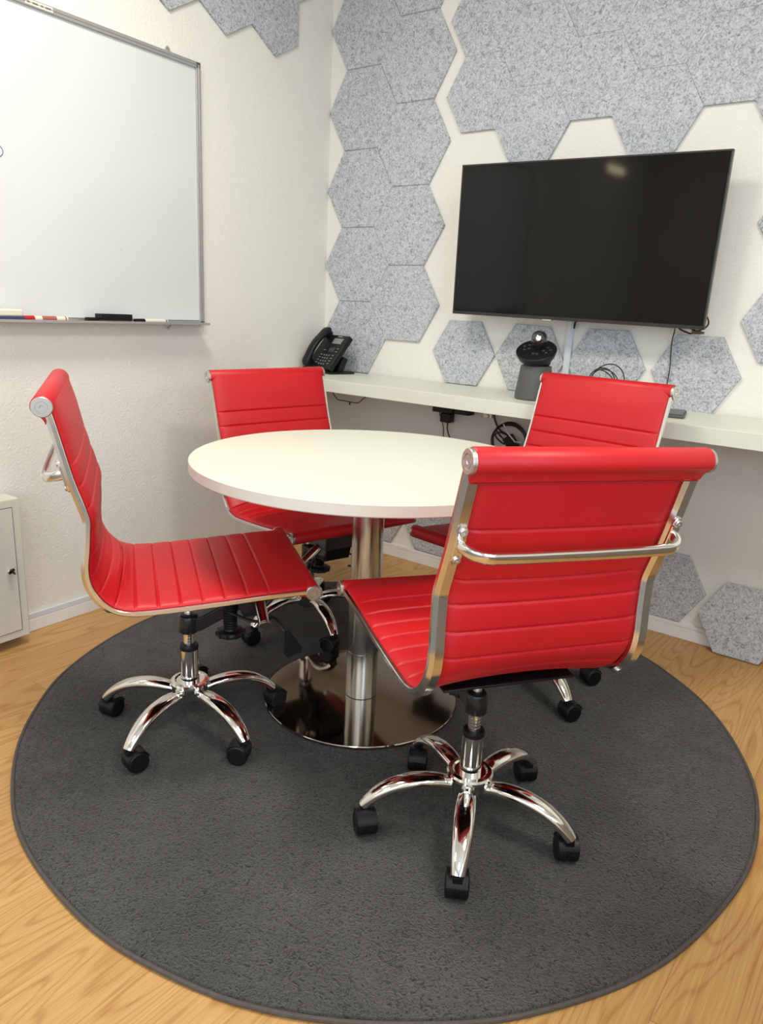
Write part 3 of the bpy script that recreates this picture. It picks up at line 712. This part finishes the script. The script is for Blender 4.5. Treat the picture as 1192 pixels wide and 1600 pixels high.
def pose_chair(root, pose, base_ang, swivels, label):
    x, y, yaw, dz, ti, ox, ro, ol = pose
    root.location = (x, y, GROUND); root.rotation_euler = (0, 0, yaw)
    T0 = Matrix.Translation((0, 0, -GROUND))
    MU = T0 @ Matrix.Translation((ox, ol, 0.45+dz)) @ Matrix.Rotation(ro, 4, 'X') @ Matrix.Rotation(-ti, 4, 'Y') @ Matrix.Translation((0, 0, -0.45))
    MM = T0 @ Matrix.Translation((0, 0, dz))
    MBs = T0 @ Matrix.Rotation(base_ang-yaw, 4, 'Z')
    kc = 0
    for ch in root.children:
        k = kind_of(ch.name)
        if k in KUP: ch.matrix_basis = MU
        elif k in KM: ch.matrix_basis = MM if k != 'seat_pan' else MU
        elif k == 'caster':
            a = 2*pi*kc/5; ch.matrix_basis = MBs @ Matrix.Translation((0.238*cos(a), 0.238*sin(a), 0)) @ Matrix.Rotation(rad(swivels[kc])-base_ang, 4, 'Z'); kc += 1
        else: ch.matrix_basis = MBs
    tag(root, label, 'chair', 'red office chairs around the table')
poses = [
 ((0.9539, -1.6164, 0.9670, -0.0040, -0.0327, -0.0132, 0.0293, 0.0128), rad(67), [-100, -90, -75, -100, 30], 'red office chair at the left, side to the camera, before the whiteboard wall'),
 ((0.7375, -0.9030, -0.3122, -0.0227, 0.0229, 0.0108, 0.0241, -0.0079), rad(46.5), [20, 200, 130, 75, 10], 'red office chair in the corner below the desk phone'),
 ((1.5410, -0.7562, -1.7439, 0.0256, 0.0052, -0.0001, 0.0083, -0.0041), rad(40.5), [60, 100, 200, -120, -120], 'red office chair below the television, turned to the table'),
 ((1.7509, -1.4680, 2.5620, 0.0039, 0.0047, 0.0026, 0.0215, -0.0012), rad(8), [-54, -44, 120, 140, -60], 'red office chair in front with its back to the camera'),
]
roots = [proto]+[copy_tree(proto) for _ in range(3)]
for r_, (ps, ba, sw, lb) in zip(roots, poses): pose_chair(r_, ps, ba, sw, lb)

# ------------------------------------------------------------------ desk phone
ph = empty('desk_phone', (0.150, -0.130, 0.857), rad(-15)); tag(ph, 'black corded desk phone on the shelf by the corner', 'telephone')
TI = Matrix.Translation((0, -0.055, 0.012)) @ Matrix.Rotation(rad(52), 4, 'X')
m = MB(); m.box((-0.095, -0.065, 0.0), (0.095, 0.075, 0.008)); m.box((-0.06, -0.02, 0.0), (0.06, 0.01, 0.075), Matrix.Translation((0, 0.02, 0)) @ Matrix.Rotation(rad(-25), 4, 'X')); m.build('foot_stand', BLACK, ph, bevel=.002)
m = MB(); m.box((-0.095, 0, -0.004), (0.095, 0.185, 0.022), TI); bd = m.build('body', BLACK, ph, bevel=.004)
m = MB(); m.box((-0.005, 0.135, 0.0222), (0.065, 0.165, 0.0232), TI); m.build('display', LCD, bd)
m = MB(); m.box((0.012, 0.174, 0.0222), (0.045, 0.178, 0.0226), TI); m.build('brand_print', KEYL, bd)
for r_ in range(4):
    for c_ in range(3):
        x = 0.000+c_*0.019; y = 0.020+r_*0.016
        m = MB(); m.box((x-.007, y-.005, 0.022), (x+.007, y+.005, 0.0248), TI); k_ = m.build('key', KEYM, bd, bevel=.001)
        m = MB(); m.box((x-.002, y-.003, 0.0248), (x+.002, y+.003, 0.0251), TI); m.build('key_legend', KEYL, bd)
for (x, y) in [(-0.026, 0.025), (-0.026, 0.040), (-0.026, 0.055), (-0.026, 0.070), (0.066, 0.025), (0.066, 0.040), (0.066, 0.055), (0.066, 0.070), (0.072, 0.092), (0.072, 0.108), (-0.022, 0.095)]:
    m = MB(); m.box((x-.010, y-.0035, 0.022), (x+.010, y+.0035, 0.0246), TI); m.build('function_key', KEYM, bd, bevel=.0008)
    m = MB(); m.box((x-.006, y-.0012, 0.0246), (x+.006, y+.0012, 0.0248), TI); m.build('key_legend', KEYL, bd)
m = MB(); m.box((0.008, 0.088, 0.022), (0.048, 0.112, 0.024), TI); m.box((0.018, 0.094, 0.024), (0.038, 0.106, 0.026), TI); m.build('navigation_key', KEYM, bd, bevel=.001)
hs = []
for k in range(15):
    t = k/14; hs.append(TI @ Vector((-0.066, -0.012+0.215*t, 0.040+0.022*sin(pi*t))))
def hsec(t):
    e = 1 if (t < .2 or t > .8) else 0.75; e = 1-0.28*min(1, max(0, (min(t, 1-t)-0.12)/0.12))
    tt = 0.017*e if 0.02 < t < 0.98 else 0.009
    return [(tt*math.copysign(abs(cos(b_))**.7, cos(b_)), (0.024 if 0.02 < t < 0.98 else 0.014)*math.copysign(abs(sin(b_))**.7, sin(b_))) for b_ in [2*pi*j/18 for j in range(18)]]
m = MB(); m.tube(hs, .02, sec=hsec, up=TI.to_3x3() @ Vector((0, 0, 1)))
m.lathe([(0, -.006), (0.020, -.006), (0.023, 0.010), (0, 0.012)], 20, TI @ Matrix.Translation((-0.066, 0.012, 0.026)))
m.lathe([(0, -.006), (0.020, -.006), (0.023, 0.010), (0, 0.012)], 20, TI @ Matrix.Translation((-0.066, 0.180, 0.026)))
m.build('handset', BLACK, ph, smooth=50)
cp = []
for k in range(181):
    t = k/180; a = t*2*pi*22; base = Vector((-0.080-0.055*sin(pi*t*0.9), -0.055+0.13*t-0.04, 0.013)); cp.append(base+Vector((0.0, 0.006*cos(a), 0.006*sin(a))))
m = MB(); m.tube(cp, 0.0022, 6); o = m.build('coiled_cord', WIREM, ph)

# ------------------------------------------------------------------ conference webcam and stand
sx_, sy_ = 1.232, -0.222
m = MB(); m.lathe([(0, 0), (0.066, 0.0), (0.070, 0.004), (0.0695, 0.02), (0.062, 0.075), (0.057, 0.118), (0.055, 0.124), (0, 0.126)], 48)
o = m.build('webcam_stand', GREYPL, smooth=35); o.location = (sx_, sy_, 0.857); tag(o, 'dark grey tapered stand under the conference webcam', 'stand')
wc = empty('conference_webcam', (sx_, sy_, 0.857+0.1265)); tag(wc, 'black conference webcam with glass ball on its grey stand', 'webcam')
MT = Matrix.Rotation(rad(-34), 4, 'Z') @ Matrix.Rotation(rad(-3), 4, 'Z')
TIL = Matrix.Rotation(rad(18), 4, Vector((0.80, 0.60, 0)))
TILT = Matrix.Translation((0, 0, 0.012)) @ Matrix.Rotation(rad(-13), 4, Vector((-0.59, 0.81, 0))) @ Matrix.Rotation(rad(26), 4, Vector((0.81, 0.59, 0)))
m = MB(); m.lathe([(0, 0.0), (0.046, 0.0), (0.050, 0.004), (0.053, 0.022), (0.050, 0.030), (0, 0.034)], 40); m.build('foot', BLACK, wc, smooth=35)
m = MB(); m.lathe([(0, 0.004), (0.044, 0.006), (0.056, 0.012), (0.066, 0.022), (0.0735, 0.042), (0.0740, 0.047), (0.0715, 0.050), (0.0, 0.050)], 48, TILT); hd = m.build('speaker_body', BLACK, wc, smooth=35)
m = MB()
for (x, y) in [(-.05, 0.01), (-.042, -.012), (-.035, .022), (-.028, -.002), (.05, .01), (.042, -.012), (.035, .022), (.028, -.002), (0, -.03), (.014, -.028)]:
    m.lathe([(0.005, 0.0495), (0.005, 0.0515), (0, 0.052)], 12, TILT @ Matrix.Translation((x, y, 0)))
m.build('buttons', KEYM, hd)
m = MB(); m.lathe([(0.013, 0.046), (0.010, 0.060), (0.010, 0.070)], 20, TILT @ Matrix.Translation((0.0, 0.018, 0))); m.build('neck', BLACK, hd)
bc = TILT @ Vector((0.002, 0.022, 0.082))
m = MB()
pr = [(0.029*sin(rad(a)), -0.029*cos(rad(a))) for a in range(0, 181, 10)]; m.lathe(pr, 32, Matrix.Translation(bc)); bl = m.build('camera_ball', GLASSY, wc)
dv = Vector((0.3, -0.85, 0.1)).normalized(); M_ = Matrix.Translation(bc) @ dv.to_track_quat('Z', 'Y').to_matrix().to_4x4()
m = MB(); m.lathe([(0.0292, -0.002), (0.0300, 0), (0.0292, 0.002), (0.0285, 0)], 36, M_); m.build('ring', CAPM, bl)
m = MB(); m.lathe([(0.010, 0.0265), (0.009, 0.0290), (0.005, 0.0295), (0, 0.0300)], 24, M_); m.build('lens', CAPM, bl)

# ------------------------------------------------------------------ cables
def cable(name, pts, r, label, cat='cable', mat=None, n=8, group=None, step=0.006):
    m = MB(); m.tube(spline(pts, step), r, n); o = m.build(name, mat or WIREM); tag(o, label, cat, group); return o
cp = []
for k in range(0, 24*3+8):
    a = rad(15*k); R_ = 0.068-0.006*(k/24); cp.append((1.452+R_*cos(a)+0.010*sin(k*0.21), -0.115+0.030*sin(a*0.5+1), 0.857+0.077+R_*1.0*sin(a)-0.004+0.005*sin(k*.33)))
cable('coiled_cable', cp, 0.0022, 'thin black cable coiled upright on the shelf behind a chair back')
cable('hanging_cable', [(1.657, -0.06, 1.20), (1.6555, -0.035, 1.135), (1.649, -0.024, 1.10), (1.650, -0.022, 1.06), (1.655, -0.022, 1.00), (1.653, -0.022, 0.93), (1.652, -0.025, 0.875), (1.660, -0.04, 0.860)], 0.0020, 'thin black cable hanging from the television down to the shelf')
hc = []
for k in range(0, 12*2+1):
    a = rad(100-15*k*1.0); hc.append((1.735+0.034*cos(a), -0.060+0.006*sin(k), 1.165+0.030*sin(a)))
hd_ = empty('hdmi_cable', (1.735, -0.06, 1.165)); tag(hd_, 'looped black connector cable hanging at the television\'s lower right corner', 'cable')
m = MB(); m.tube(spline([(p[0]-1.735, p[1]+.06, p[2]-1.165) for p in hc]+[(-0.01, 0, -0.036), (-0.04, 0, -0.034), (-0.06, 0.0, -0.025)], .005), 0.0028, 8); m.build('cord', WIREM, hd_)
m = MB(); m.box((-0.014, -0.006, -0.042), (0.016, 0.006, -0.030)); m.box((0.016, -0.005, -0.040), (0.026, 0.005, -0.032)); m.build('plug', simple('brass_plug', (0.10, 0.085, 0.05), 0.4, metal=.5), hd_, bevel=.001)
cable('power_cable', [(1.30, -0.05, 1.16), (1.283, -0.028, 1.137), (1.276, -0.015, 1.120)], 0.004, 'short black cable bending from the television into the duct')
# under the shelf
US = 0.8053
cable('sagging_wire', [(0.045, -0.03, 0.800), (0.084, -0.03, 0.756), (0.118, -0.03, 0.722), (0.155, -0.03, 0.719), (0.195, -0.03, 0.717), (0.245, -0.03, 0.718), (0.270, -0.03, 0.735), (0.300, -0.03, 0.756)], 0.0022, 'thin dark wire sagging under the shelf left of the sockets')
m = MB(); m.cyl((0.197, -0.03, 0.703), (0.197, -0.03, 0.718), 0.0035, 8); m.build('clip', WIREM, bpy.data.objects['sagging_wire'])
ps = empty('power_strip', (0.78, -0.03, 0.745)); tag(ps, 'black power strip fixed under the shelf', 'power strip')
m = MB(); m.box((-0.095, -0.028, -0.012), (0.010, 0.018, 0.0595)); m.box((0.014, -0.028, -0.010), (0.092, 0.018, 0.0595)); m.build('body', BLACK, ps, bevel=.003)
m = MB(); m.box((-0.10, -0.030, 0.010), (0.096, 0.018, 0.013)); m.build('strap', GREYPL, ps)
pa = empty('power_adapter', (0.752, -0.035, 0.6975)); tag(pa, 'black mains adapter hanging from the power strip under the shelf', 'adapter')
m = MB(); m.box((-0.026, -0.022, -0.006), (0.024, 0.020, 0.034)); m.build('housing', BLACK, pa, bevel=.004)
m = MB(); m.tube(spline([(0.004, 0, -0.006), (0.002, 0, -0.03), (0.012, 0, -0.06), (0.035, 0, -0.10), (0.055, 0.005, -0.18), (0.06, .01, -0.30), (0.05, .01, -0.5)], .01), 0.003, 8); m.build('cord', WIREM, pa)
cable('thin_cable', [(0.700, -0.035, 0.750), (0.715, -0.035, 0.712), (0.730, -0.03, 0.670), (0.734, -0.03, 0.62), (0.735, -0.025, 0.50), (0.74, -0.025, 0.30)], 0.0022, 'thin black cable hanging left of the mains adapter')
m = MB(); m.box((-0.02, -0.006, -0.004), (0.02, 0.0, 0.016)); m.lathe([(0.008, 0), (0.007, 0.008), (0, 0.008)], 12, Matrix.Translation((0, -0.006, 0.004)) @ Matrix.Rotation(rad(90), 4, 'X')); o = m.build('wall_socket', CAPM, bevel=.001); o.location = (0.935, -0.0065, 0.735); tag(o, 'small chrome wall socket under the shelf', 'socket')
cable('cable_bundle', [(0.965, -0.014, 0.800), (0.966, -0.014, 0.755), (0.975, -0.014, 0.722), (0.998, -0.014, 0.690), (1.03, -0.014, 0.675), (1.055, -0.014, 0.668), (1.08, -0.014, 0.645), (1.09, -0.014, 0.60), (1.10, -0.014, 0.50), (1.10, -0.014, 0.30)], 0.0045, 'thick black cables dropping beside the coiled black cable under the shelf')
cp = []
for k in range(0, 24*2+1):
    a = rad(15*k+80); cp.append((1.062+(0.078+0.006*sin(k*.3))*cos(a), -0.035-0.008*(k % 24)/24, 0.648+(0.076+0.005*cos(k*.4))*sin(a)))
cb_ = empty('coiled_power_cable', (0, 0, 0)); tag(cb_, 'thick black power cable coiled and hung under the shelf behind a chair', 'cable')
m = MB(); m.tube(spline(cp), 0.005, 8); m.build('coil', WIREM, cb_)
m = MB(); m.tube(spline([(1.00, -.045, .690), (1.03, -.05, .665), (1.06, -.045, .650), (1.04, -.05, .640), (1.00, -.05, .668), (1.02, -.05, .685), (1.07, -.05, .67), (1.09, -.05, .64)]), 0.0035, 8); m.build('loose_loop', WIREM, cb_)
m = MB(); m.box((-0.038, -0.014, -0.022), (0.038, 0.014, 0.022), Matrix.Translation((1.085, -0.060, 0.645)) @ Matrix.Rotation(rad(50), 4, 'Y')); m.build('brick', BLACK, cb_, bevel=.003)
m = MB(); m.tube([(1.035, -0.055, 0.722), (1.07, -0.076, 0.690), (1.105, -0.076, 0.660), (1.125, -0.06, 0.658)], 0.003, 8); m.build('cable_tie', TRIM, cb_)
# slim device on the shelf
sd_ = empty('slim_device', (1.742, -0.20, 0.857), rad(12)); tag(sd_, 'slim dark grey device lying on the shelf behind a chair back', 'device')
m = MB(); m.box((-0.14, -0.08, 0.0), (0.035, 0.09, 0.010)); m.build('body', GREYPL, sd_, bevel=.003)
m = MB(); m.box((-0.135, -0.075, 0.0098), (0.030, 0.085, 0.0135)); m.build('lid', simple('slate_lid', (0.10, 0.11, 0.12), 0.35), sd_, bevel=.002)

# ------------------------------------------------------------------ lamps of the room (out of frame)
for i, (lx, ly) in enumerate(LAMPS):
    t = empty('ceiling_light', (lx, ly, RZ)); tag(t, 'square white ceiling light panel above the room', 'light', 'ceiling light panels')
    m = MB(); m.box((-.31, -.31, -0.05), (.31, -.29, -0.0005)); m.box((-.31, .29, -0.05), (.31, .31, -0.0005)); m.box((-.31, -.29, -0.05), (-.29, .29, -0.0005)); m.box((.29, -.29, -0.05), (.31, .29, -0.0005)); m.build('frame', TRIM, t)
    m = MB(); m.box((-.29, -.29, -0.04), (.29, .29, -0.03)); m.build('diffuser', emis('lamp_diffuser', (1.0, 0.93, 0.8), 3.0), t)
t = empty('wall_lamp', (0, 0, 0)); t.matrix_world = WA @ Matrix.Translation((4.10, 0.0, 2.13)); tag(t, 'slim horizontal wall lamp reflected in the dark television', 'light')
m = MB(); m.box((-0.20, 0.0005, -0.035), (0.20, 0.05, 0.035)); m.build('housing', TRIM, t, bevel=.004)
m = MB(); m.box((-0.19, 0.05, -0.025), (0.19, 0.06, 0.025)); m.build('glass', emis('wall_lamp_glass', (1.0, 0.85, 0.55), 20.0), t)

# sideboard added out of frame, right of the chairs, so their chrome reflects grey
SBM = simple('warm_grey_lacquer', (0.30, 0.30, 0.29), 0.5, noise=0.02)
sb = empty('reflector', (3.05, -1.55, 0)); tag(sb, 'low grey sideboard with doors, added out of frame so the chrome mirrors grey', 'reflector')
m = MB(); m.box((-0.20, -0.95, 0.06), (0.22, 0.95, 0.74)); m.box((-0.17, -0.92, 0.0005), (0.20, 0.92, 0.06)); m.build('body', SBM, sb, bevel=.003)
for k in range(3):
    m = MB(); m.box((-0.218, -0.93+k*0.625, 0.08), (-0.201, -0.32+k*0.625, 0.72)); d = m.build('door', SBM, sb, bevel=.002)
    m = MB(); m.tube([(-0.218, -0.40+k*0.625, 0.55), (-0.238, -0.40+k*0.625, 0.55), (-0.238, -0.40+k*0.625, 0.66), (-0.218, -0.40+k*0.625, 0.66)], 0.005, 8); m.build('handle', CHROME, d)

m = MB(); m.box((0.35, -5.05, 0.0), (3.9, -3.0, 0.008)); o = m.build('reflection_mat', simple('grey_mat', (0.17, 0.17, 0.17), 0.95, noise=0.2, nscale=120), bevel=.002)  # unseen mat added behind the camera, so chair rails reflect grey, not wood
tag(o, 'large flat grey floor mat added behind the camera so the chrome mirrors grey instead of wood', 'mat')
